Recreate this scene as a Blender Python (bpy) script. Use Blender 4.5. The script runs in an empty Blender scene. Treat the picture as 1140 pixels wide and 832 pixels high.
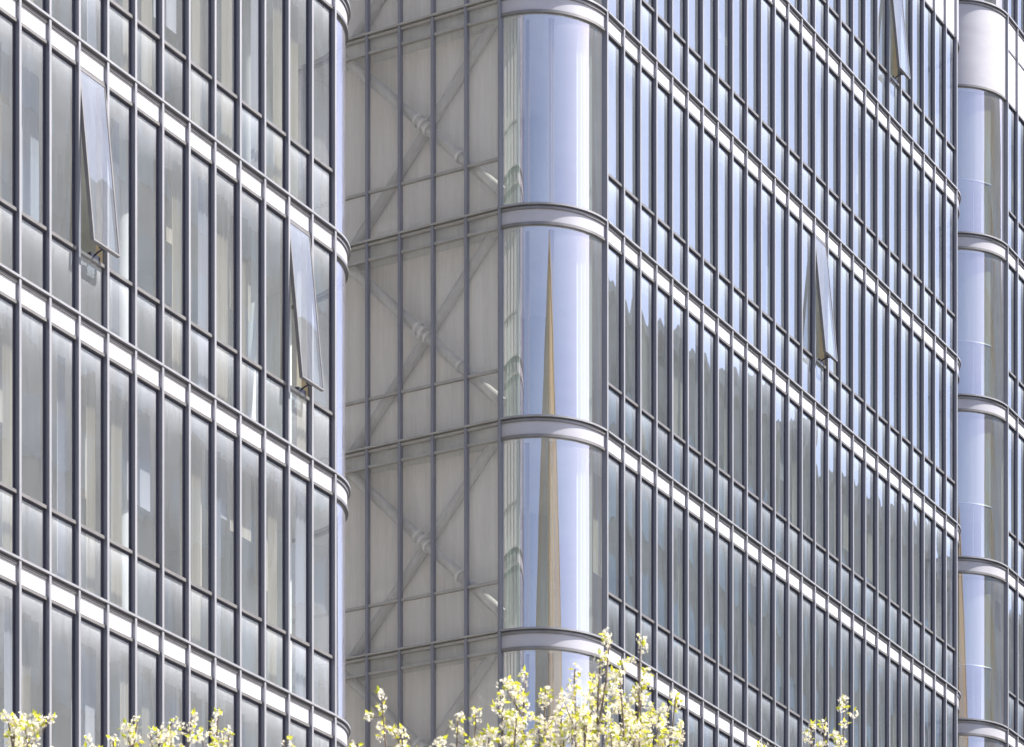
import bpy, math, random
from math import sin, cos, tan, pi, radians, atan2, sqrt
from mathutils import Vector, Matrix

random.seed(7)
scene = bpy.context.scene
COL = scene.collection

# ------------------------------------------------------------------ geometry of the place
F, CX, CY, HOR = 3636.0, 570.0, 416.0, 1893.0        # lens in pixels of a 1140 px wide picture, centre, horizon
EYE = 1.7
DN = math.hypot(2012.0, 3636.0)
D = Vector((2012.0 / DN, 3636.0 / DN, 0))            # along the street front, away from the viewer
N = Vector((D.y, -D.x, 0))                           # outward from the street front
S = Vector((1.833, 62.3, 0)) - N * 0.08              # start of the right block's flat front (glass plane)
ANG = atan2(D.y, D.x)
W = 0.702                                            # bay
FL = 4.0                                             # storey
R = 1.45                                             # radius of the rounded corners
KS = list(range(-5, 7))
def zl(k): return 21.52 + FL * k                     # underside of the rail below each spandrel
def htop(k): return 2.15 if k == 5 else 0.40         # top of the ledge above zl
TOP = 46.6

def proj(p):
    return (CX + p.x / p.y * F, HOR - (p.z - EYE) / p.y * F)

# ------------------------------------------------------------------ materials
def mat(name):
    m = bpy.data.materials.new(name); m.use_nodes = True
    nt = m.node_tree; nt.nodes.clear()
    out = nt.nodes.new('ShaderNodeOutputMaterial')
    return m, nt, out
def nd(nt, t, **kw):
    n = nt.nodes.new(t)
    for k, v in kw.items():
        if k in n.inputs.keys(): n.inputs[k].default_value = v
        else: setattr(n, k, v)
    return n
def ramp(nt, stops):
    r = nt.nodes.new('ShaderNodeValToRGB')
    e = r.color_ramp.elements
    while len(e) < len(stops): e.new(0.5)
    for i, (p, c) in enumerate(stops):
        e[i].position = p; e[i].color = (c[0], c[1], c[2], 1) if not isinstance(c, float) else (c, c, c, 1)
    return r
def mth(nt, op, a, b=None, clamp=False):
    m = nt.nodes.new('ShaderNodeMath'); m.operation = op; m.use_clamp = clamp
    for i, v in enumerate((a, b)):
        if v is None: continue
        if isinstance(v, (int, float)): m.inputs[i].default_value = v
        else: nt.links.new(v, m.inputs[i])
    return m.outputs[0]

def noisy(name, c0, c1, scale=(3, 3, 3), rough=0.5, metallic=0.0, bump=0.0, detail=4, spec=0.5, ns=1.0):
    m, nt, out = mat(name)
    L = nt.links.new
    tc = nd(nt, 'ShaderNodeTexCoord'); mp = nd(nt, 'ShaderNodeMapping'); mp.inputs['Scale'].default_value = scale
    L(tc.outputs['Object'], mp.inputs['Vector'])
    nz = nd(nt, 'ShaderNodeTexNoise', Scale=ns, Detail=detail)
    L(mp.outputs[0], nz.inputs['Vector'])
    rp = ramp(nt, [(0.3, c0), (0.7, c1)]); L(nz.outputs['Fac'], rp.inputs[0])
    b = nd(nt, 'ShaderNodeBsdfPrincipled', Roughness=rough, Metallic=metallic)
    b.inputs['Specular IOR Level'].default_value = spec
    L(rp.outputs[0], b.inputs['Base Color'])
    if bump:
        bp = nd(nt, 'ShaderNodeBump', Strength=0.6, Distance=bump); L(nz.outputs['Fac'], bp.inputs['Height']); L(bp.outputs[0], b.inputs['Normal'])
    L(b.outputs[0], out.inputs[0])
    return m

def glass(name, tint, base, ior, pale_film, edge, wave, refl=(1, 1, 1), filmcol=(.72, .74, .75)):
    """thin coated pane: see-through part, mirror part, and a pale diffuse film, denser towards the top"""
    m, nt, out = mat(name); L = nt.links.new
    tc = nd(nt, 'ShaderNodeTexCoord'); oi = nd(nt, 'ShaderNodeObjectInfo')
    off = nd(nt, 'ShaderNodeVectorMath', operation='SCALE'); off.inputs[0].default_value = (37, 53, 29); L(oi.outputs['Random'], off.inputs['Scale'])
    ad = nd(nt, 'ShaderNodeVectorMath', operation='ADD'); L(tc.outputs['Object'], ad.inputs[0]); L(off.outputs[0], ad.inputs[1])
    mp = nd(nt, 'ShaderNodeMapping'); mp.inputs['Scale'].default_value = (1.6, 1.6, 0.55); L(ad.outputs[0], mp.inputs['Vector'])
    nz = nd(nt, 'ShaderNodeTexNoise', Scale=1.0, Detail=1.0); L(mp.outputs[0], nz.inputs['Vector'])
    bp = nd(nt, 'ShaderNodeBump', Strength=1.0, Distance=wave); L(nz.outputs['Fac'], bp.inputs['Height'])
    fr = nd(nt, 'ShaderNodeFresnel', IOR=ior)
    # the same reflectance from both faces of the thin pane
    ge = nd(nt, 'ShaderNodeNewGeometry')
    L(mth(nt, 'ADD', mth(nt, 'MULTIPLY', ge.outputs['Backfacing'], 1/ior - ior), ior), fr.inputs['IOR'])
    fac = mth(nt, 'MINIMUM', mth(nt, 'ADD', mth(nt, 'MULTIPLY', fr.outputs[0], 1 - base), base, True), .62)
    tr = nd(nt, 'ShaderNodeBsdfTransparent'); tr.inputs[0].default_value = (*tint, 1)
    gl = nd(nt, 'ShaderNodeBsdfGlossy', Roughness=0.0); gl.inputs[0].default_value = (*refl, 1); L(bp.outputs[0], gl.inputs['Normal'])
    mx = nd(nt, 'ShaderNodeMixShader'); L(fac, mx.inputs[0]); L(tr.outputs[0], mx.inputs[1]); L(gl.outputs[0], mx.inputs[2])
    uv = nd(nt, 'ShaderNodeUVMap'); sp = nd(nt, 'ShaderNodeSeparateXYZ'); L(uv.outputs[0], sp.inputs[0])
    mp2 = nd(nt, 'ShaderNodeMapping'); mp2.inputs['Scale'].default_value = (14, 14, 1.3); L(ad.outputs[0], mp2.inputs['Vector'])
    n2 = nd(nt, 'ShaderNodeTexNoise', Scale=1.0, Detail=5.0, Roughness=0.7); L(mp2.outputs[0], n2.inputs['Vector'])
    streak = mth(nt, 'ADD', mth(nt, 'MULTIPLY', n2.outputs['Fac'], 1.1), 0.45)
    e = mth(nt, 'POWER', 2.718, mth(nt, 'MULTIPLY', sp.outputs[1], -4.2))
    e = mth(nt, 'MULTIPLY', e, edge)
    dfac = mth(nt, 'MULTIPLY', mth(nt, 'ADD', e, pale_film), streak, True)  # pale film, denser towards the top of the pane
    df = nd(nt, 'ShaderNodeBsdfDiffuse'); df.inputs[0].default_value = (*filmcol, 1)
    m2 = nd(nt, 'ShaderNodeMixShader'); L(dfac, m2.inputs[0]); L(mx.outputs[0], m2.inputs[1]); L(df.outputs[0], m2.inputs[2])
    L(m2.outputs[0], out.inputs[0])
    return m

def cloth(name, c0, c1, fold=22.0, trans=0.45):
    m, nt, out = mat(name); L = nt.links.new
    tc = nd(nt, 'ShaderNodeTexCoord'); mp = nd(nt, 'ShaderNodeMapping'); mp.inputs['Scale'].default_value = (fold, fold, 0.25)
    L(tc.outputs['Object'], mp.inputs['Vector'])
    nz = nd(nt, 'ShaderNodeTexNoise', Scale=1.0, Detail=2.0); L(mp.outputs[0], nz.inputs['Vector'])
    rp = ramp(nt, [(0.3, c0), (0.7, c1)]); L(nz.outputs['Fac'], rp.inputs[0])
    a = nd(nt, 'ShaderNodeBsdfDiffuse'); b = nd(nt, 'ShaderNodeBsdfTranslucent')
    L(rp.outputs[0], a.inputs[0]); L(rp.outputs[0], b.inputs[0])
    mx = nd(nt, 'ShaderNodeMixShader'); mx.inputs[0].default_value = trans
    L(a.outputs[0], mx.inputs[1]); L(b.outputs[0], mx.inputs[2]); L(mx.outputs[0], out.inputs[0])
    return m

M = {}
M['alu'] = noisy('mullion_paint', (.165, .168, .202), (.20, .203, .235), (2, 2, .7), 0.36, 0.3)
M['alu2'] = noisy('ledge_paint', (.135, .13, .132), (.17, .164, .163), (5, 5, 5), 0.36, 0.3)
M['alu3'] = noisy('recess_trim_paint', (.25, .24, .225), (.31, .298, .28), (5, 5, 5), 0.45, 0.1)
M['cap'] = noisy('sunlit_trim_tone', (.185, .185, .20), (.23, .23, .245), (3, 3, .9), 0.4, 0.15)  # lighter copy of the trim; sunlit fronts put into the colour
M['gasket_shade'] = noisy('gasket_and_reflection', (.014, .014, .03), (.022, .022, .042), (4, 4, 1), 0.55)  # thin gaskets, and wider strips painting the fin's dark reflection
M['white'] = noisy('spandrel_enamel', (.56, .552, .58), (.62, .612, .64), (1.2, 1.2, 3), 0.3, 0.0)
M['glass'] = glass('window_glass', (.66, .70, .70), 0.21, 1.75, 0.045, 0.24, 0.0035, refl=(.90, .94, 1), filmcol=(.66, .71, .80))
M['lglass'] = glass('near_window_glass', (.85, .865, .90), 0.08, 1.6, 0.06, 0.24, 0.0035, refl=(.92, .96, 1), filmcol=(.69, .72, .78))
M['sash'] = glass('sash_glass', (.66, .72, .76), 0.06, 1.6, 0.15, 0.12, 0.0012, refl=(.70, .74, .80), filmcol=(.48, .51, .58))  # dense bluish film stands in for sky mirrored by the tilted sash
M['curve_shaded'] = noisy('curved_cladding_shaded', (.30, .295, .325), (.34, .335, .365), (1.5, 1.5, 4), 0.32)  # darker copy of the spandrel white; the curve's shade is in the colour
M['cglass'] = glass('curved_glass', (.80, .86, .83), 0.33, 1.35, 0.06, 0.06, 0.002, refl=(.93, .86, .92), filmcol=(.68, .67, .74))
M['sglass'] = glass('screen_glass', (.92, .92, .91), 0.0, 1.35, 0.24, 0.03, 0.001, filmcol=(.60, .585, .57))
M['pale'] = noisy('pale_panel', (.74, .78, .74), (.82, .84, .81), (3, 3, .3), 0.5)
M['screen'] = noisy('screen_wall', (.74, .70, .665), (.85, .81, .77), (5.5, 5.5, .16), 0.9, detail=6)
M['tube'] = noisy('brace_steel', (.44, .425, .41), (.52, .505, .49), (8, 8, 8), 0.45, 0.0)
M['bar'] = noisy('shadow_bar_and_plinth', (.46, .445, .435), (.53, .515, .50), (8, 8, 8), 0.6)  # bars standing in for brace shadows; also colours the plinth
M['clamp'] = noisy('clamp_steel', (.62, .605, .59), (.70, .685, .67), (9, 9, 9), 0.3, 0.0)
M['slab'] = noisy('slab_plaster', (.50, .50, .48), (.58, .58, .56), (1, 1, 1), 0.8)
M['inwall'] = noisy('interior_paint', (.50, .51, .48), (.60, .605, .57), (.7, .7, .4), 0.8)
M['column'] = noisy('column_plaster', (.48, .51, .48), (.54, .57, .54), (1, 1, 1), 0.7)
M['blind'] = cloth('blind_cloth', (.40, .385, .31), (.52, .495, .41), 6)
M['blind2'] = cloth('blind_grey_cloth', (.38, .40, .42), (.46, .48, .50), 6)
M['gold'] = cloth('gold_drape', (.30, .24, .08), (.52, .42, .18), 30, .3)
M['fill_sheet'] = cloth('pale_fill_sheet', (.70, .77, .70), (.82, .86, .81), 26, .5)  # added pale sheets that lighten the curved glass
M['roof'] = noisy('roof_membrane', (.25, .25, .25), (.32, .32, .32), (1, 1, 1), 0.9)
M['wood'] = noisy('window_reveal', (.45, .36, .22), (.55, .45, .30), (3, 3, 3), 0.6)
M['bark'] = noisy('bark', (.075, .055, .04), (.16, .125, .10), (14, 14, 5), 0.9, bump=.006)
M['asphalt'] = noisy('asphalt', (.04, .04, .042), (.065, .065, .065), (9, 9, 9), 0.9, bump=.003)
M['paving'] = noisy('paving', (.30, .29, .27), (.38, .37, .35), (3, 3, 3), 0.85)
M['paint'] = noisy('road_paint', (.7, .7, .68), (.8, .8, .78), (6, 6, 6), 0.6)
M['brick'] = noisy('dark_cladding', (.15, .155, .155), (.22, .225, .22), (.5, .5, 1.5), 0.7)
M['dkglass'] = noisy('far_window', (.14, .22, .28), (.26, .38, .46), (.3, .3, .3), 0.12)
M['gstone'] = noisy('golden_stone', (.20, .15, .08), (.40, .31, .17), (.6, .6, .05), 0.75)
M['hedge'] = noisy('hedge_leaf', (.03, .045, .018), (.06, .085, .03), (2, 2, 2), 0.8)

def leafmat(name, c0, c1, trans):
    m, nt, out = mat(name); L = nt.links.new
    ge = nd(nt, 'ShaderNodeNewGeometry')
    rp = ramp(nt, [(0.0, c0), (1.0, c1)]); L(ge.outputs['Random Per Island'], rp.inputs[0])
    a = nd(nt, 'ShaderNodeBsdfDiffuse'); b = nd(nt, 'ShaderNodeBsdfTranslucent')
    L(rp.outputs[0], a.inputs[0]); L(rp.outputs[0], b.inputs[0])
    mx = nd(nt, 'ShaderNodeMixShader'); mx.inputs[0].default_value = trans
    L(a.outputs[0], mx.inputs[1]); L(b.outputs[0], mx.inputs[2]); L(mx.outputs[0], out.inputs[0])
    return m
M['petal'] = leafmat('blossom_petal', (.74, .68, .54), (.82, .79, .70), .4)
M['leaf'] = leafmat('young_leaf', (.36, .41, .035), (.62, .58, .07), .5)

# ------------------------------------------------------------------ mesh builder
class MB:
    def __init__(s): s.v = []; s.f = []; s.mi = []; s.uv = []
    def quad(s, a, b, c, d, mi=0, uv=None):
        i = len(s.v); s.v += [tuple(a), tuple(b), tuple(c), tuple(d)]; s.f.append((i, i+1, i+2, i+3)); s.mi.append(mi)
        s.uv.append(uv or ((0, 9), (1, 9), (1, 9), (0, 9)))
    def poly(s, pts, mi=0):
        i = len(s.v); s.v += [tuple(p) for p in pts]; s.f.append(tuple(range(i, i+len(pts)))); s.mi.append(mi); s.uv.append(((0, 9),) * len(pts))
    def faces(s, vs, fs, mi=0):
        i = len(s.v); s.v += [tuple(p) for p in vs]
        for f in fs:
            s.f.append(tuple(i+j for j in f)); s.mi.append(mi); s.uv.append(((0, 9),) * len(f))
    def box(s, x0, x1, y0, y1, z0, z1, mi=0):
        if x0 > x1: x0, x1 = x1, x0
        if y0 > y1: y0, y1 = y1, y0
        vs = [(x, y, z) for z in (z0, z1) for y in (y0, y1) for x in (x0, x1)]
        s.faces(vs, [(0, 2, 3, 1), (4, 5, 7, 6), (0, 1, 5, 4), (2, 6, 7, 3), (0, 4, 6, 2), (1, 3, 7, 5)], mi)
    def prism(s, pts, z0, z1, mi=0):
        n = len(pts); vs = [(p[0], p[1], z0) for p in pts] + [(p[0], p[1], z1) for p in pts]
        fs = [tuple(range(n-1, -1, -1)), tuple(range(n, 2*n))] + [(i, (i+1) % n, n+(i+1) % n, n+i) for i in range(n)]
        s.faces(vs, fs, mi)
    def arcbox(s, cx, side, q0, q1, z0, z1, a0=0., a1=90., n=22, mi=0, r=R):
        vs = []; fs = []
        for i in range(n+1):
            a = radians(a0 + (a1-a0)*i/n)
            for (rr, z) in ((r+q0, z0), (r+q1, z0), (r+q1, z1), (r+q0, z1)):
                vs.append((cx + side*rr*cos(a), r - rr*sin(a), z))
        for i in range(n):
            for j in range(4):
                fs.append((4*i+j, 4*i+(j+1) % 4, 4*i+4+(j+1) % 4, 4*i+4+j))
        fs += [(0, 1, 2, 3), (4*n, 4*n+3, 4*n+2, 4*n+1)]
        s.faces(vs, fs, mi)
    def tube(s, pts, rads, n=8, mi=0, cap=True):
        pts = [Vector(p) for p in pts]; vs = []; fs = []
        for i, p in enumerate(pts):
            d = (pts[min(i+1, len(pts)-1)] - pts[max(i-1, 0)]).normalized()
            a = d.cross(Vector((0, 0, 1)) if abs(d.z) < .9 else Vector((1, 0, 0))).normalized(); b = d.cross(a)
            for j in range(n):
                t = 2*pi*j/n; vs.append(p + (a*cos(t) + b*sin(t))*rads[i])
        for i in range(len(pts)-1):
            for j in range(n):
                fs.append((n*i+j, n*i+(j+1) % n, n*(i+1)+(j+1) % n, n*(i+1)+j))
        if cap: fs += [tuple(range(n-1, -1, -1)), tuple(range(n*(len(pts)-1), n*len(pts)))]
        s.faces(vs, fs, mi)
    def build(s, name, mats, parent=None, smooth=False, **props):
        me = bpy.data.meshes.new(name); me.from_pydata(s.v, [], s.f)
        if not isinstance(mats, (list, tuple)): mats = [mats]
        for m in mats: me.materials.append(m)
        me.polygons.foreach_set('material_index', s.mi)
        ul = me.uv_layers.new(name='UVMap')
        ul.data.foreach_set('uv', [c for f in s.uv for p in f for c in p])
        if smooth:
            me.polygons.foreach_set('use_smooth', [True]*len(me.polygons))
            try: me.set_sharp_from_angle(angle=radians(40))
            except Exception: pass
        me.update()
        o = bpy.data.objects.new(name, me); COL.objects.link(o)
        if parent is not None: o.parent = parent
        for k, v in props.items(): o[k] = v
        return o

def thing(name, label, cat, loc=(0, 0, 0), rz=0.0, group=None):
    o = bpy.data.objects.new(name, None); COL.objects.link(o); o.empty_display_size = .5
    o.location = loc; o.rotation_euler = (0, 0, rz); o['label'] = label; o['category'] = cat
    if group: o['group'] = group
    return o

# ------------------------------------------------------------------ the office blocks
# local frame of a block: x along the front (t), y inward, z up
class Block:
    def __init__(s, label, t0, nb, start_round, end_round, back=0, rend=R):
        s.t0 = t0; s.nb = nb; s.x1 = nb*W; s.back = back
        s.root = thing('office_block', label, 'building', S + D*t0, ANG, 'coplanar glazed blocks of one street front')
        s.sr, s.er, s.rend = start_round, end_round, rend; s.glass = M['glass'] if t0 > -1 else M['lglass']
    def world(s, x, y, z): return S + D*(s.t0 + x) - N*y + Vector((0, 0, z))

def glazing(mb, x0, x1, k, tilt, kprev_top):
    """lower light, transom gap, upper light of one bay"""
    for (z0, z1) in ((kprev_top, zl(k) - 2.69), (zl(k) - 2.64, zl(k))):
        h = z1 - z0
        a, b, c, d = [random.uniform(-1, 1)*tilt for _ in range(4)]
        b = a + random.uniform(-1, 1)*tilt; hh = random.uniform(-1, 1)*tilt*h*.8
        mb.quad((x0, a, z0), (x1, b, z0), (x1, b+hh, z1), (x0, a+hh, z1), 0, ((0, h), (x1-x0, h), (x1-x0, 0), (0, 0)))
        g = .012
        mb.box(x0, x0+g, -.012, .006, z0, z1, 1); mb.box(x1-.042, x1, -.012, .006, z0, z1, 1)  # wide right strip paints the fin's dark reflection; left one is gasket
        mb.box(x0+g, x1-g, -.011, .006, z1-.03, z1, 1); mb.box(x0+g, x1-g, -.011, .006, z0, z0+g, 1)  # thick top strip paints in the dark underside of the rail above

def upper_only(mb, x0, x1, k):                        # the light left in place below an opened sash
    z0, z1 = zl(k-1) + htop(k-1), zl(k) - 2.69
    h = z1-z0
    mb.quad((x0, 0, z0), (x1, .001, z0), (x1, 0, z1), (x0, .001, z1), 0, ((0, h), (1, h), (1, 0), (0, 0)))
    for (a, b) in ((x0, x0+.012), (x1-.012, x1)): mb.box(a, b, -.012, .006, z0, z1, 1)
    z0, z1 = zl(k) - 2.64, zl(k)
    for (a, b) in ((x0, x0+.03), (x1-.03, x1)): mb.box(a, b, -.004, .10, z0, z1, 2)
    mb.box(x0+.03, x1-.03, -.004, .10, z0, z0+.03, 2)


def open_window(B, x0, x1, k, ang, label):
    h = 2.59
    mb = MB(); upper_only(mb, x0, x1, k)
    win = mb.build('window', [B.glass, M['gasket_shade'], M['wood']], B.root, label=label)
    # sash in its own frame: origin at the hinge under the rail
    ca, sa = cos(ang), sin(ang)
    def T(x, y, z):                                  # y<0 outward, z<=0 below hinge
        return (x, -.045 + y*ca + z*sa, zl(k) - .004 + z*ca - y*sa)
    f = MB()
    def tb(xa, xb, ya, yb, za, zb):
        vs = [T(x, y, z) for z in (za, zb) for y in (ya, yb) for x in (xa, xb)]
        f.faces(vs, [(0, 2, 3, 1), (4, 5, 7, 6), (0, 1, 5, 4), (2, 6, 7, 3), (0, 4, 6, 2), (1, 3, 7, 5)])
    e = .028
    tb(x0, x0+e, -.012, .05, -h, 0); tb(x1-e, x1, -.012, .05, -h, 0)
    tb(x0+e, x1-e, -.0118, .049, -h, -h+e); tb(x0+e, x1-e, -.0118, .049, -e, 0)
    f.build('sash_frame', M['alu2'], win)
    g = MB(); g.quad(T(x0+e, -.004, -h+e), T(x1-e, -.003, -h+e), T(x1-e, -.004, -e), T(x0+e, -.005, -e), 0, ((0, h), (1, h), (1, 0), (0, 0)))
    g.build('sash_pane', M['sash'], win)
    # chain opener between sill and sash
    c = MB(); xm = (x0+x1)/2
    p1 = T(xm, .05, -h+.02)
    c.tube([(xm+.1, .02, zl(k)-2.60), (xm+.03, p1[1]*.5, (zl(k)-2.60+p1[2])/2), p1], [.014]*3, 6)
    c.box(xm-.02, xm+.2, -.05, .03, zl(k)-2.639, zl(k)-2.575)
    q = T(xm, .06, -h+.03)
    c.box(xm-.06, xm+.07, q[1]-.02, q[1]+.03, q[2]-.02, q[2]+.05)
    c.build('chain_opener', M['gasket_shade'], win)

def curtain_for(B, x0, x1, k, parent, seed, dense):
    rnd = random.Random(seed)
    mb = MB(); has = 0
    z0, z1 = zl(k-1) + htop(k-1) + .02, zl(k) - .02
    w = x1-x0
    if rnd.random() < dense:
        a = x0 + rnd.uniform(0, .25)*w; b = a + rnd.uniform(.3, .62)*w
        y = .28 + rnd.uniform(0, .25)
        n = 7; pts = [(a + (b-a)*i/n, y + (.018 if i % 2 else -.018)) for i in range(n+1)]
        for i in range(n):
            mb.quad((*pts[i], z0), (*pts[i+1], z0), (*pts[i+1], z1), (*pts[i], z1)); has = 1
    if rnd.random() < dense*.5:
        y = .62; zz = z1 - rnd.uniform(.5, 2.4)
        mb.quad((x0+.02, y, zz), (x1-.02, y, zz), (x1-.02, y, z1), (x0+.02, y, z1)); has = 1
    return (mb, has)

def outline(B, inset):
    pts = []
    r = R - inset
    if B.sr:
        for i in range(13): a = radians(7.5*i); pts.append((-r*cos(a), R - r*sin(a)))
    else: pts.append((inset, inset))
    if B.er:
        rr = B.rend - inset
        for i in range(12, -1, -1): a = radians(7.5*i); pts.append((B.x1 + rr*cos(a), B.rend - rr*sin(a)))
    else: pts.append((B.x1, inset))
    xr = B.x1 + (B.rend - inset if B.er else 0); xl = -R + inset if B.sr else inset
    pts += [(xr, 11.5), (xl, 11.5)]
    return pts

def side_wall(B, cx, side, r, full, z_lo_k=-5):
    """screen wall of the recess: glass over a cavity with a brace and a shadow bar, blank wall behind.  s runs inward from the corner"""
    sb = .735; ns = 8; x = cx + side*r
    def bx(mb, s0, s1, q0, q1, z0, z1): mb.box(x + side*q0, x + side*q1, r+s0, r+s1, z0, z1)
    for j in range(1, ns+1):
        mb = MB(); bx(mb, j*sb-.03, j*sb+.03, -.03, .075, .8, TOP); mb.build('mullion', M['alu'], B.root)
    for k in KS:
        lo = zl(k-1) + htop(k-1) if k > -5 else .8
        t = htop(k)
        mb = MB(); bx(mb, .03, ns*sb, -.02, .055, zl(k)+t-.105, zl(k)+t-.06); bx(mb, .03, ns*sb, -.02, .02, zl(k)+t-.06, zl(k)+t-.035); bx(mb, .03, ns*sb, -.02, .095, zl(k)+t-.035, zl(k)+t)
        mb.build('ledge', M['alu3'], B.root)
        mb = MB(); 
        for j in range(ns): bx(mb, j*sb+.03, (j+1)*sb-.03, -.02, .05, zl(k), zl(k)+.05)
        mb.build('rail', M['alu3'], B.root)
        mb = MB()
        for j in range(ns): bx(mb, j*sb+.03, (j+1)*sb-.03, -.02, .05, zl(k)-2.69, zl(k)-2.64)
        mb.build('transom', M['alu3'], B.root)
        for j in range(ns):
            mb = MB()
            for (z0, z1) in ((lo, zl(k)-2.69), (zl(k)-2.64, zl(k)), (zl(k)+.05, zl(k)+t-.105)):
                o = random.uniform(-.001, .001)
                a, b = r + j*sb+.03, r + (j+1)*sb-.03
                mb.quad((x+o*side, a, z0), (x-o*side, b, z0), (x, b, z1), (x, a, z1), 0, ((0, z1-z0), (1, z1-z0), (1, 0), (0, 0)))
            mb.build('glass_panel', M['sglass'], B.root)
        mb = MB(); bx(mb, .02, ns*sb, -.46, -.40, zl(k)-3.6, zl(k)+.4); mb.build('screen_wall', M['screen'] if full else M['pale'], B.root)
        if full and -2 <= k <= 4:
            zc = zl(k) - 1.54; sc = 1.80
            def P(s, q, z): return (x + side*q, r+s, z)
            b = MB(); b.tube([P(sc+1.78, -.16, zc+1.72), P(sc-1.76, -.16, zc-1.70)], [.105]*2, 14)
            br = b.build('brace', M['tube'], B.root, True)
            c = MB()
            for dd in (-.16, .0, .16):
                u = Vector((0, -1.78, -1.72)).normalized()
                c0 = Vector(P(sc, -.16, zc)) + u*dd
                c.tube([c0-u*.03, c0+u*.03], [.135]*2, 14)
            c0 = Vector(P(sc, -.16, zc)) + u*1.15
            c.tube([c0-u*.03, c0+u*.03], [.13]*2, 14)
            c.build('clamp', M['clamp'], br, True)
            b = MB(); b.tube([P(sc-1.70, -.33, zc+1.95), P(sc+1.72, -.33, zc-1.98)], [.10]*2, 14)  # added bar in place of the brace shadow cast on the wall
            b.build('brace', M['bar'], B.root, True, label='rear bar standing in for a brace shadow, rising towards the rounded corner')

def curtain_strip(mb, pts, z0, z1):
    for i in range(len(pts)-1): mb.quad((*pts[i], z0), (*pts[i+1], z0), (*pts[i+1], z1), (*pts[i], z1))

def corner(B, cx, side, r, kind):
    for k in KS:
        t = htop(k); lo = zl(k-1) + htop(k-1) if k > -5 else .8
        # curved pane
        mb = MB(); n = 26
        for i in range(n):
            a0, a1 = radians(1.2 + 87.2*i/n), radians(1.2 + 87.2*(i+1)/n)
            p = [(cx + side*r*cos(a), r - r*sin(a)) for a in (a0, a1)]
            mb.quad((*p[0], lo), (*p[1], lo), (*p[1], zl(k)), (*p[0], zl(k)), 0, ((a0*r, zl(k)-lo), (a1*r, zl(k)-lo), (a1*r, 0), (a0*r, 0)))
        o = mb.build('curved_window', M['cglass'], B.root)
        me = o.data
        # weld so the curve shades as one surface
        import bmesh
        bm = bmesh.new(); bm.from_mesh(me); bmesh.ops.remove_doubles(bm, verts=bm.verts, dist=1e-5)
        for f in bm.faces: f.smooth = True
        bm.to_mesh(me); bm.free()
        mb = MB(); mb.arcbox(cx, side, -.03, .03, zl(k)+.05, zl(k)+t-.105, .8, 89.2, 26, 0, r); mb.build('spandrel_panel', M['curve_shaded'], B.root, True, label='curved spandrel panel, shade mixed into its grey')
        mb = MB(); mb.arcbox(cx, side, -.02, .05, zl(k), zl(k)+.05, .8, 89.2, 26, 0, r); mb.build('rail', M['alu2'], B.root, True)
        mb = MB(); mb.arcbox(cx, side, -.02, .055, zl(k)+t-.105, zl(k)+t-.06, .5, 90, 26, 0, r); mb.arcbox(cx, side, -.02, .02, zl(k)+t-.06, zl(k)+t-.035, .5, 90, 26, 0, r)
        mb.arcbox(cx, side, -.02, .088, zl(k)+t-.035, zl(k)+t, .5, 90, 26, 1, r)
        mb.build('ledge', [M['alu2'], M['cap']], B.root, True)  # lighter cap tone paints the sunlit top line
        zb, zt = lo + .02, zl(k) - .02
        if kind in ('drapes', 'roller') and -2 <= k <= 5:
            def at(a, dr): return (cx + side*(r-dr)*cos(radians(a)), r - (r-dr)*sin(radians(a)))
            def strip(a0, a1, dr, m, nm, n=8, zz=None):
                mb = MB(); curtain_strip(mb, [at(a0 + (a1-a0)*i/n, dr + (.02 if i % 2 else -.02)) for i in range(n+1)], zz or zb, zt)
                mb.build(nm, m, o)
            if kind == 'drapes':
                strip(1.6, 14.5, .12, M['fill_sheet'], 'pale_fill_sheet', 10)  # added sheet standing in for the sunlit end wall mirrored here
                strip(18, 21.5, .20, M['gold'], 'drape', 4)
                strip(37, 42, .13, M['gold'], 'drape', 4)
                strip(66, 87, .25, M['fill_sheet'], 'pale_fill_sheet', 8)  # added sheet to lighten the dark reflection at this edge
            else:
                strip(12, 19, .2, M['gold'], 'drape', 5)
                strip(72, 80, .2, M['gold'], 'drape', 6)
                strip(62, 88, .3, M['fill_sheet'], 'pale_fill_sheet', 9)  # added pale sheet, softens the dark mirrored strip
                zz = zt - 2.2
                mb = MB(); nn = 14
                curtain_strip(mb, [at(20 + 51*i/nn, .16) for i in range(nn+1)], zz, zt); mb.build('blind', M['blind'], o)
                mb = MB(); mb.tube([(*at(20 + 51*i/nn, .15), zz) for i in range(nn+1)], [.03]*(nn+1), 6)
                p = at(46, .15); mb.tube([(*p, zb), (*p, zz)], [.022]*2, 6)
                mb.build('blind_rail', M['alu'], o)
    # upright at the far edge of the curve
    mb = MB(); x = cx + side*r
    mb.box(x - side*.03, x + side*.075, r-.03, r+.03, .8, TOP)
    mb.build('mullion', M['alu'], B.root)

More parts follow.
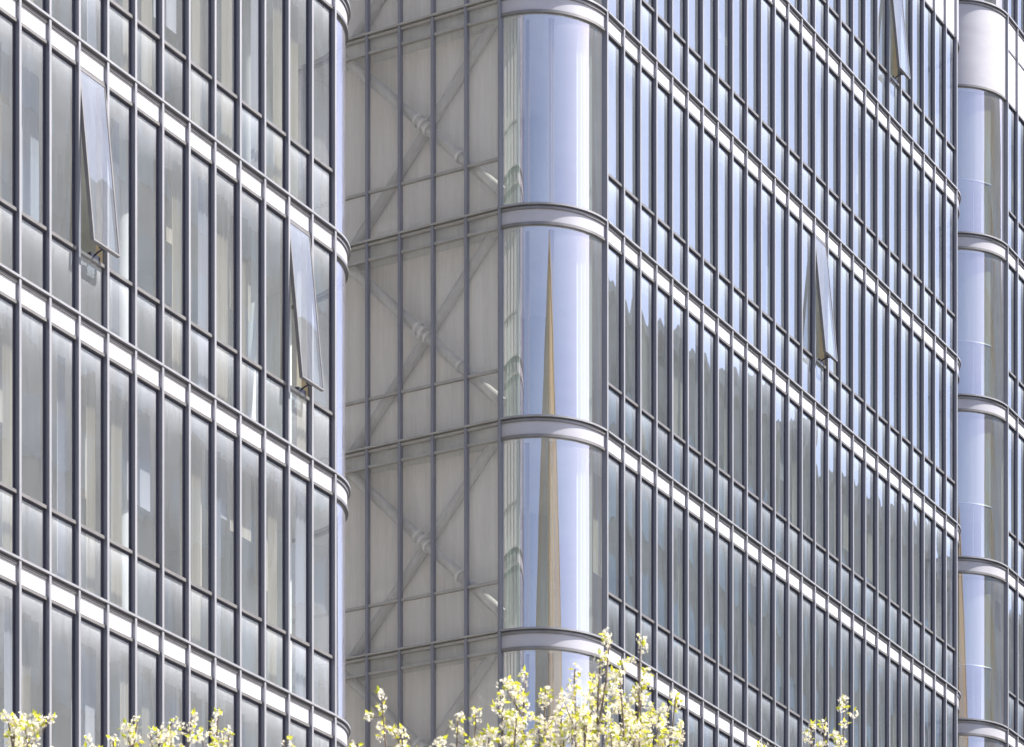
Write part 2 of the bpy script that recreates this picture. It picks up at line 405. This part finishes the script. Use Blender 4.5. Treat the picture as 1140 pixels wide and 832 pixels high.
def make_block(B, cap_windows, opens, dense, colx, wall_y, coly=.95):
    rt = B.root; x1 = B.x1
    # mullions, rails, transoms, ledges
    for j in range(B.nb+1):
        mb = MB(); mb.box(j*W-.048, j*W-.001, -.078, .03, .8, TOP); mb.box(j*W-.049, j*W, -.088, -.0785, .8, TOP, 1); mb.build('mullion', [M['alu'], M['cap']], rt)  # paler front box paints in the sunlit mullion face
    cand = []
    for k in KS:
        t = htop(k)
        mb = MB()
        mb.box(0.001, x1, -.055, .03, zl(k)+t-.105, zl(k)+t-.06); mb.box(0.001, x1, -.02, .03, zl(k)+t-.06, zl(k)+t-.035); mb.box(0.001, x1, -.1, .03, zl(k)+t-.035, zl(k)+t, 1)
        mb.build('ledge', [M['alu2'], M['cap']], rt)  # ledge cap in the lighter sunlit tone
        mb = MB(); mt = MB()
        for j in range(B.nb):
            mb.box(j*W, (j+1)*W-.05, -.05, .03, zl(k), zl(k)+.05)
            mt.box(j*W, (j+1)*W-.05, -.05, .03, zl(k)-2.69, zl(k)-2.64)
        mb.build('rail', M['alu2'], rt); mt.build('transom', M['alu2'], rt)
        for j in range(B.nb):
            p = proj(B.world((j+.5)*W, 0, zl(k)-1.8)); q = proj(B.world((j+.5)*W, 0, zl(k)+.2))
            yw = B.world(j*W, 0, 0).y
            hh = 2.0*F/yw
            vis = -20 < p[0] < 1165 and p[1] + hh > 0 and p[1] - hh < 832
            vs = -20 < q[0] < 1165 and -30 < q[1] < 850
            cand.append((yw, k, j, vis, vs))
    vw = sorted(c for c in cand if c[3]); keep = set((c[1], c[2]) for c in vw[:cap_windows])
    vp = sorted(c for c in cand if c[4]); keepp = set((c[1], c[2]) for c in vp[:100-12])
    wb = MB(); pb = MB(); cb = MB()
    for (yw, k, j, vis, vs) in cand:
        x0, xe = j*W, (j+1)*W-.05
        lo = zl(k-1) + htop(k-1) if k > -5 else .8
        op = opens.get((j, k))
        cm, has = curtain_for(B, x0, xe, k, None, k*1000+j+int(B.t0*10)*7, dense)
        if op:
            open_window(B, x0, xe, k, *op)
        elif (k, j) in keep:
            mb = MB(); glazing(mb, x0, xe, k, .0011, lo); wo = mb.build('window', [B.glass, M['gasket_shade']], rt)
            if has: cm.build('curtain', M['blind'] if (j*7+k) % 3 else M['blind2'], wo)
        else:
            glazing(wb, x0, xe, k, .0011, lo)
            if has: cb.faces(cm.v, cm.f)
        z0, z1 = zl(k)+.05, zl(k)+htop(k)-.105
        mb = MB() if (k, j) in keepp else pb
        mb.box(x0+.001, xe-.001, -.03, .03, z0, z1)
        if mb is not pb: mb.build('spandrel_panel', M['white'], rt)
    if wb.f: wb.build('window', [B.glass, M['gasket_shade']], rt, kind='stuff')
    if pb.f: pb.build('spandrel_panel', M['white'], rt, kind='stuff')
    if cb.f: cb.build('curtain', M['blind'], rt, kind='stuff')
    # inside
    for k in KS:
        mb = MB(); mb.prism(outline(B, .10 if k != 99 else 0), zl(k)+.06, zl(k)+min(htop(k), 2.1)-.02); mb.build('floor_slab', M['slab'], rt)
    mb = MB(); xl = -R+.6 if B.sr else .2; xr = x1 + (B.rend-.6 if B.er else -.05)
    mb.box(xl+1.2, xr-1.2, wall_y, wall_y+.15, .8, TOP-.2); mb.build('interior_wall', M['inwall'], rt)
    for cx in colx:
        mb = MB(); mb.tube([(cx, coly, .8), (cx, coly, TOP-.2)], [.26]*2, 20); mb.build('column', M['column'], rt, True)
    # shell
    mb = MB(); mb.prism(outline(B, -.05), TOP, TOP+.7); mb.build('roof', M['roof'], rt)
    mb = MB(); mb.prism(outline(B, .03), 0, .8); mb.build('plinth', M['bar'], rt)
    mb = MB(); xl = -R+.05 if B.sr else 0; xr = x1 + (B.rend-.05 if B.er else 0)
    mb.box(xl, xr, 11.5, 11.8, 0, TOP); mb.build('rear_wall', M['screen'], rt)
    if not B.sr: mb = MB(); mb.box(-.3, -.06, 0, 11.8, 0, TOP); mb.build('end_wall', M['screen'], rt)
    if not B.er: mb = MB(); mb.box(x1+.01, x1+.3, 0, 11.8, 0, TOP); mb.build('end_wall', M['screen'], rt)
    if B.sr: corner(B, 0, -1, R, B.corner_kind); side_wall(B, 0, -1, R, B.brace)
    if B.er: corner(B, x1, 1, B.rend, 'plain'); side_wall(B, x1, 1, B.rend, False)

TL = -9.76
nL = 22
left = Block('nearest glazed block at the left, grey panes, two tall sashes tilted open', TL - nL*W, nL, False, True)
left.corner_kind = 'plain'; left.brace = False
# bay j in the left block counted from its near end; m bays from the rounded end
make_block(left, 98, {(nL-10, 1): (radians(5.9), 'tall sash tilted open near the left edge'),
                      (nL-2, 1): (radians(5.9), 'tall sash tilted open near the rounded corner')},
           .75, [ (nL-11.7)*W, (nL-1.6)*W, (nL-6.6)*W, (nL-17)*W ], 3.2)

right = Block('middle glazed block with sky-blue panes, grey braced side wall and large rounded glass corner', 0.0, 26, True, True, rend=1.15)
right.corner_kind = 'drapes'; right.brace = True
make_block(right, 96, {(14, 3): (radians(5.9), 'tall sash tilted open in the middle of the sky-blue front'),
                       (20, 5): (radians(5.9), 'tall sash tilted open high up near the top edge')},
           .35, [2.6, 6.8, 11.0, 15.2], 4.6, 2.9)

far = Block('farthest glazed block at the right edge, rounded corner with lowered grey blinds', 21.74, 12, True, False)
far.corner_kind = 'roller'; far.brace = False
make_block(far, 90, {}, .35, [2.6, 6.8], 4.6, 2.9)

# ------------------------------------------------------------------ blossom trees in front
def px(x, y, Y): return Vector(((x-CX)/F*Y, Y, EYE + (HOR-y)/F*Y))

def rv(rnd):
    while 1:
        v = Vector((rnd.uniform(-1, 1), rnd.uniform(-1, 1), rnd.uniform(-1, 1)))
        if .05 < v.length < 1: return v.normalized()

def flower(mb, c, n, r, rnd):
    a = n.cross(Vector((0, 0, 1)) if abs(n.z) < .9 else Vector((1, 0, 0))).normalized(); b = n.cross(a)
    t0 = rnd.uniform(0, 6.28); vs = [c - n*r*.25]; fs = []
    for i in range(5):
        t = t0 + i*2*pi/5
        for (dt, rr, up) in ((-.42, .72, .05), (0, 1.0, .12), (.42, .72, .05)):
            vs.append(c + (a*cos(t+dt) + b*sin(t+dt))*r*rr + n*r*up)
        j = 1 + 3*i; fs.append((0, j, j+1, j+2))
    mb.faces(vs, fs)

def leaf(mb, c, d, up, l, w, rnd):
    s = d.cross(up)
    if s.length < 1e-3: s = Vector((1, 0, 0))
    s.normalize(); nrm = s.cross(d)
    p = [c, c + d*l*.45 + s*w*.5 + nrm*w*.2, c + d*l, c + d*l*.45 - s*w*.5 + nrm*w*.2]
    mb.faces(p, [(0, 1, 2), (0, 2, 3)])

def cluster(fl, lf, c, out, size, rnd, nf=11, nl=4):
    for _ in range(nf):
        v = (rv(rnd) + out*.35).normalized()
        flower(fl, c + v*size*rnd.uniform(.65, 1.05), (v + rv(rnd)*.4).normalized(), rnd.uniform(.015, .021), rnd)
    for _ in range(nl):
        d = (rv(rnd) + out*.5 + Vector((0, 0, .25))).normalized()
        leaf(lf, c + d*size*.4, d, rv(rnd), rnd.uniform(.05, .075), rnd.uniform(.026, .038), rnd)

def blossom_tree(label, trunk_px, Y, tips, fill_rect, seed, nfill):
    rnd = random.Random(seed)
    bx = (trunk_px-CX)/F*Y
    root = thing('blossom_tree', label, 'tree', (bx, Y, 0), 0, 'white blossoming street trees')
    o = Vector((bx, Y, 0))
    tr = MB(); br = MB(); fl = MB(); lf = MB()
    h1 = 3.2
    tr.tube([Vector((0, 0, 0)), Vector((.03, .02, 1.2)), Vector((-.02, 0, 2.4)), Vector((0, .05, h1))], [.19, .155, .14, .12], 12)
    hubs = []
    nh = 9
    for i in range(nh):
        a = 2*pi*i/nh + rnd.uniform(-.3, .3); rad = rnd.uniform(.4, 1.3) if i else .05
        e = Vector((cos(a)*rad, sin(a)*rad, rnd.uniform(5.8, 7.6)))
        mid = Vector((e.x*.35, e.y*.35, h1 + (e.z-h1)*.45)) + rv(rnd)*.1
        br.tube([Vector((0, .05, h1-.1)), mid, e], [.085, .06, .035], 8)
        hubs.append((e, .035))
    targets = []
    for t in tips: targets.append((px(t[0], t[1], Y + t[2]) - o, t[3]))
    for _ in range(nfill):
        x0, x1, y0, y1 = fill_rect
        a = rnd.uniform(0, 1); yy = y0 + (y1-y0)*a**1.1
        cxm = (x0+x1)/2; hw = (x1-x0)/2*(.75+.35*sin(min(1, a*1.3)*pi/2))
        xx = cxm + rnd.uniform(-1, 1)*hw
        targets.append((px(xx, yy, Y + rnd.uniform(-1, 1)*1.5*(.5+a)) - o, rnd.uniform(.4, .75)))
    for (e, dens) in targets:
        hb = min(hubs, key=lambda h: (Vector((h[0].x, h[0].y, 0)) - Vector((e.x, e.y, 0))).length*1.3 + max(0, h[0].z - e.z + .8)*4)[0]
        if hb.z > e.z - .3: hb = Vector((hb.x*.6, hb.y*.6, min(e.z - .6, hb.z)))
        n = 9; pts = []
        side = rv(rnd)*.12; 
        for i in range(n+1):
            u = i/n
            p = hb.lerp(e, u); p = p + side*sin(u*pi) + rv(rnd)*.025
            # branches leave flat and turn upright
            horiz = Vector((e.x-hb.x, e.y-hb.y, 0)); p = p + horiz*(.22*sin(u*pi)) 
            pts.append(p)
        pts[-1] = e
        L = (e-hb).length
        br.tube(pts, [.030*(1-u/n*.88) + .0035 for u in range(n+1)], 6)
        # blossom along the last stretch
        s = max(.35, 1 - 1.5/L); m = int(26*dens) + 3
        for i in range(m):
            u = s + (1-s)*(i/(m-1) if m > 1 else 1)
            f = u*n; j = min(n-1, int(f)); p = pts[j].lerp(pts[j+1], f-j)
            d = (pts[j+1]-pts[j]).normalized()
            out = (rv(rnd) + d*.3).normalized(); out = (out - d*out.dot(d)*.5).normalized()
            ln = rnd.uniform(.03, .15) if u < .97 else .02
            c = p + out*ln
            br.tube([p, c], [.004, .0025], 4, cap=False)
            cluster(fl, lf, c, out, rnd.uniform(.042, .062), rnd, rnd.randint(11, 17), rnd.randint(2, 5))
        # side twigs
        for i in range(int(5*dens)+1):
            u = rnd.uniform(s-.1, .93); f = u*n; j = max(0, min(n-1, int(f))); p = pts[j].lerp(pts[j+1], f-j)
            d = (pts[j+1]-pts[j]).normalized(); q = (d*.8 + rv(rnd)*.8 + Vector((0, 0, .35))).normalized()
            l = rnd.uniform(.18, .42); e2 = p + q*l
            br.tube([p, p + q*l*.5 + rv(rnd)*.02, e2], [.008, .006, .003], 5)
            for v in (.35, .55, .75, .92, 1.0):
                if rnd.random() < .85: cluster(fl, lf, p + q*l*v + rv(rnd)*.035, rv(rnd), rnd.uniform(.04, .058), rnd, rnd.randint(10, 16), rnd.randint(2, 4))
    tr.build('trunk', M['bark'], root, True); b = br.build('branches', M['bark'], root, True)
    fl.build('blossom', M['petal'], root, kind='stuff'); lf.build('foliage', M['leaf'], root, kind='stuff')
    return root

tB = [(679, 706, 0, .55), (713, 712, .4, .6), (586, 752, -.3, .6), (560, 775, .2, .8), (607, 768, .5, .9), (640, 765, -.4, 1), (660, 758, .3, 1),
      (625, 790, .8, 1), (530, 795, .1, .9), (510, 800, -.5, .9), (690, 745, -.2, 1), (715, 760, .5, .9), (735, 790, -.1, .9), (752, 775, .3, .6),
      (486, 826, .1, .7), (425, 776, .4, .6), (446, 815, .2, .6), (398, 828, .0, .4), (575, 800, -.6, 1), (650, 800, -.7, 1), (700, 790, .7, 1),
      (545, 815, .6, 1), (600, 815, 0, 1), (680, 815, -.3, 1), (760, 815, .2, .8), (668, 735, 0, .5), (640, 745, .2, .5)]
tA = [(8, 797, 0, 1), (28, 806, .3, .9), (-20, 790, .2, 1), (243, 797, .1, .7), (213, 799, -.2, .8), (190, 806, .3, .8), (168, 818, .1, .8), (153, 804, -.3, .6),
      (126, 824, .2, .7), (225, 818, .5, .9), (255, 815, .0, .7), (317, 826, .3, .4), (60, 838, .2, .8), (95, 836, -.2, .8), (285, 842, .2, .7)]
tC = [(940, 777, 0, .55), (918, 806, .3, .6), (936, 824, .1, .6), (903, 812, .2, .5), (850, 828, -.2, .5), (965, 850, .2, .7), (880, 845, .1, .7), (820, 842, .1, .6)]
blossom_tree('white blossom tree whose sprigs rise at the lower left in front of the nearest block', 130, 29.0, tA, (-90, 330, 845, 1200), 3, 60)
blossom_tree('largest white blossom tree, standing in front of the rounded glass corner', 620, 29.5, tB, (440, 790, 822, 1200), 5, 70)
blossom_tree('blossom tree with one thin leaning sprig at the lower right, before blue panes', 900, 33.0, tC, (790, 1050, 850, 1150), 9, 45)

# ------------------------------------------------------------------ across the street (seen mirrored in the panes)
LOCZ = Matrix.Rotation(ANG, 4, 'Z')
def slab_building(name, label, loc, rz, L, dep, H, bay, m_wall, m_win, cat='building', jag=0):
    rt = thing(name, label, cat, loc, rz)
    rnd = random.Random(11)
    mb = MB(); mb.box(0, L, .35, dep, 0, H); mb.build('wall', m_wall, rt)
    wn = MB(); pr = MB()
    nz = int(H/3.6); nx = int(L/bay)
    for i in range(nx):
        pr.box(i*bay-.3, i*bay+.3, 0, .347, 0, H-.4)
    for k in range(nz):
        for i in range(nx): wn.box(i*bay+.3, (i+1)*bay-.3, .22, .346, k*3.6+1.1, k*3.6+3.0)
    pr.build('pier', m_wall, rt); wn.build('window', m_win, rt, kind='stuff')
    mb = MB(); mb.box(-.3, L+.3, -.2, dep+.2, H, H+.5); rf = mb.build('roof', M['roof'], rt)
    if jag:
        mb = MB(); x = 0
        while x < L-2:
            w = rnd.uniform(.8, 4.5)
            if rnd.random() < .75:
                hh = rnd.uniform(.3, jag)
                mb.box(x, min(L, x+w), rnd.uniform(.4, 1.2), rnd.uniform(3, 6), H+.5, H+.5+hh)
            x += w + rnd.uniform(0, .8)
        mb.build('roof_plant', m_wall, rt)
    if jag: mb = MB(); mb.box(88, L-.2, 1.0, dep-1, H+.5, H+5); mb.build('penthouse', m_wall, rt)
    return rt
def along(t, q): return S + D*t + N*q
# local x along -D so the front (local -y) faces the glazed blocks
slab_building('office_building', 'tall dark building across the street, seen as the dark stepped reflection in the lower panes', along(150, 34), ANG+pi, 128, 16, 60.3, 3.4, M['brick'], M['dkglass'], jag=2.4)
# golden stone tower behind the viewer
gt = thing('stone_tower', 'golden stone tower behind the viewer, mirrored as a golden streak in the rounded corner', 'tower', (41, -73.5, 0), radians(-30))
HW = 37.0
mb = MB(); mb.box(-HW, HW, -HW, HW, 0, 68.5); mb.build('wall', M['gstone'], gt)
mb = MB(); e = HW+.4
mb.faces([(-e, -e, 68.5), (e, -e, 68.5), (e, e, 68.5), (-e, e, 68.5), (-e, -e, 69.3), (e, -e, 69.3), (e, e, 69.3), (-e, e, 69.3), (0, 0, 84)],
         [(3, 2, 1, 0), (0, 1, 5, 4), (1, 2, 6, 5), (2, 3, 7, 6), (3, 0, 4, 7), (4, 5, 8), (5, 6, 8), (6, 7, 8), (7, 4, 8)]); mb.build('roof', M['gstone'], gt)
mb = MB()
for i in range(20):
    a = -35 + i*3.5
    for f in range(15):
        for sgn in (-1, 1):
            mb.box(a, a+1.3, sgn*(HW-.1), sgn*(HW+.06), 4+f*4, 6.9+f*4); mb.box(sgn*(HW-.1), sgn*(HW+.06), a, a+1.3, 4+f*4, 6.9+f*4)
mb.build('window', M['dkglass'], gt, kind='stuff')

# ------------------------------------------------------------------ ground
g = MB(); g.quad((-1500, -1500, 0), (1500, -1500, 0), (1500, 1500, 0), (-1500, 1500, 0)); g.build('ground', M['paving'], kind='structure')
def strip(name, t0, t1, q0, q1, z0, z1, m):
    mb = MB(); pts = [along(t0, q0), along(t1, q0), along(t1, q1), along(t0, q1)]
    pts = [(p.x, p.y) for p in pts]
    mb.prism(pts, z0, z1); return mb.build(name, m, kind='structure')
strip('road', -300, 300, 17.5, 29.5, -.05, .004, M['asphalt'])
strip('kerb', -300, 300, 17.2, 17.5, -.05, .13, M['paving']); strip('kerb', -300, 300, 29.5, 29.8, -.05, .13, M['paving'])
mb = MB()
for i in range(-40, 40):
    a, b, c, d = along(i*6, 23.42), along(i*6+3, 23.42), along(i*6+3, 23.57), along(i*6, 23.57)
    mb.quad((a.x, a.y, .008), (b.x, b.y, .008), (c.x, c.y, .008), (d.x, d.y, .008))
mb.build('road_marking', M['paint'], kind='structure')

# ------------------------------------------------------------------ light
EL = radians(50)
sh = (N*cos(radians(30)) + D*sin(radians(30))).normalized()
sd = Vector((sh.x*cos(EL), sh.y*cos(EL), sin(EL)))
su = bpy.data.lights.new('sun', 'SUN'); su.energy = 4.9; su.angle = radians(.53); su.color = (1, .955, .89)
so = bpy.data.objects.new('sun', su); COL.objects.link(so); so.rotation_euler = sd.to_track_quat('Z', 'Y').to_euler(); so.location = (60, 0, 90)
w = bpy.data.worlds.new('World'); scene.world = w; w.use_nodes = True
nt = w.node_tree; bg = nt.nodes['Background']
sky = nt.nodes.new('ShaderNodeTexSky'); sky.sky_type = 'NISHITA'; sky.sun_disc = False
sky.sun_elevation = EL; sky.sun_rotation = atan2(sh.x, sh.y); sky.altitude = 50; sky.air_density = 1.0; sky.dust_density = 1.6; sky.ozone_density = 1.5
hs = nt.nodes.new('ShaderNodeHueSaturation'); hs.inputs['Saturation'].default_value = .92
mxs = nt.nodes.new('ShaderNodeMix'); mxs.data_type = 'RGBA'; mxs.blend_type = 'MULTIPLY'; mxs.inputs['Factor'].default_value = 1.0
nt.links.new(sky.outputs[0], hs.inputs['Color']); nt.links.new(hs.outputs[0], mxs.inputs[6]); mxs.inputs[7].default_value = (1.05, 1.0, 1.06, 1)
nt.links.new(mxs.outputs[2], bg.inputs[0]); bg.inputs[1].default_value = .105

# ------------------------------------------------------------------ camera
cam = bpy.data.cameras.new('camera'); co = bpy.data.objects.new('camera', cam); COL.objects.link(co)
co.location = (0, 0, EYE); co.rotation_euler = (pi/2, 0, 0)
cam.sensor_width = 36; cam.sensor_fit = 'HORIZONTAL'; cam.lens = 36*F/1140.0
cam.shift_x = 0; cam.shift_y = (HOR-CY)/1140.0
cam.clip_start = .1; cam.clip_end = 4000
cam.dof.use_dof = True; cam.dof.focus_distance = 64; cam.dof.aperture_fstop = 6.3
scene.camera = co
scene.view_settings.view_transform = 'Standard'; scene.view_settings.look = 'None'
scene.view_settings.exposure = 1.65; scene.view_settings.gamma = 1.0
scene.render.engine = 'CYCLES'
scene.cycles.max_bounces = 10; scene.cycles.transparent_max_bounces = 24; scene.cycles.glossy_bounces = 5; scene.cycles.diffuse_bounces = 3
scene.cycles.sample_clamp_indirect = 6; scene.cycles.caustics_reflective = False; scene.cycles.caustics_refractive = False
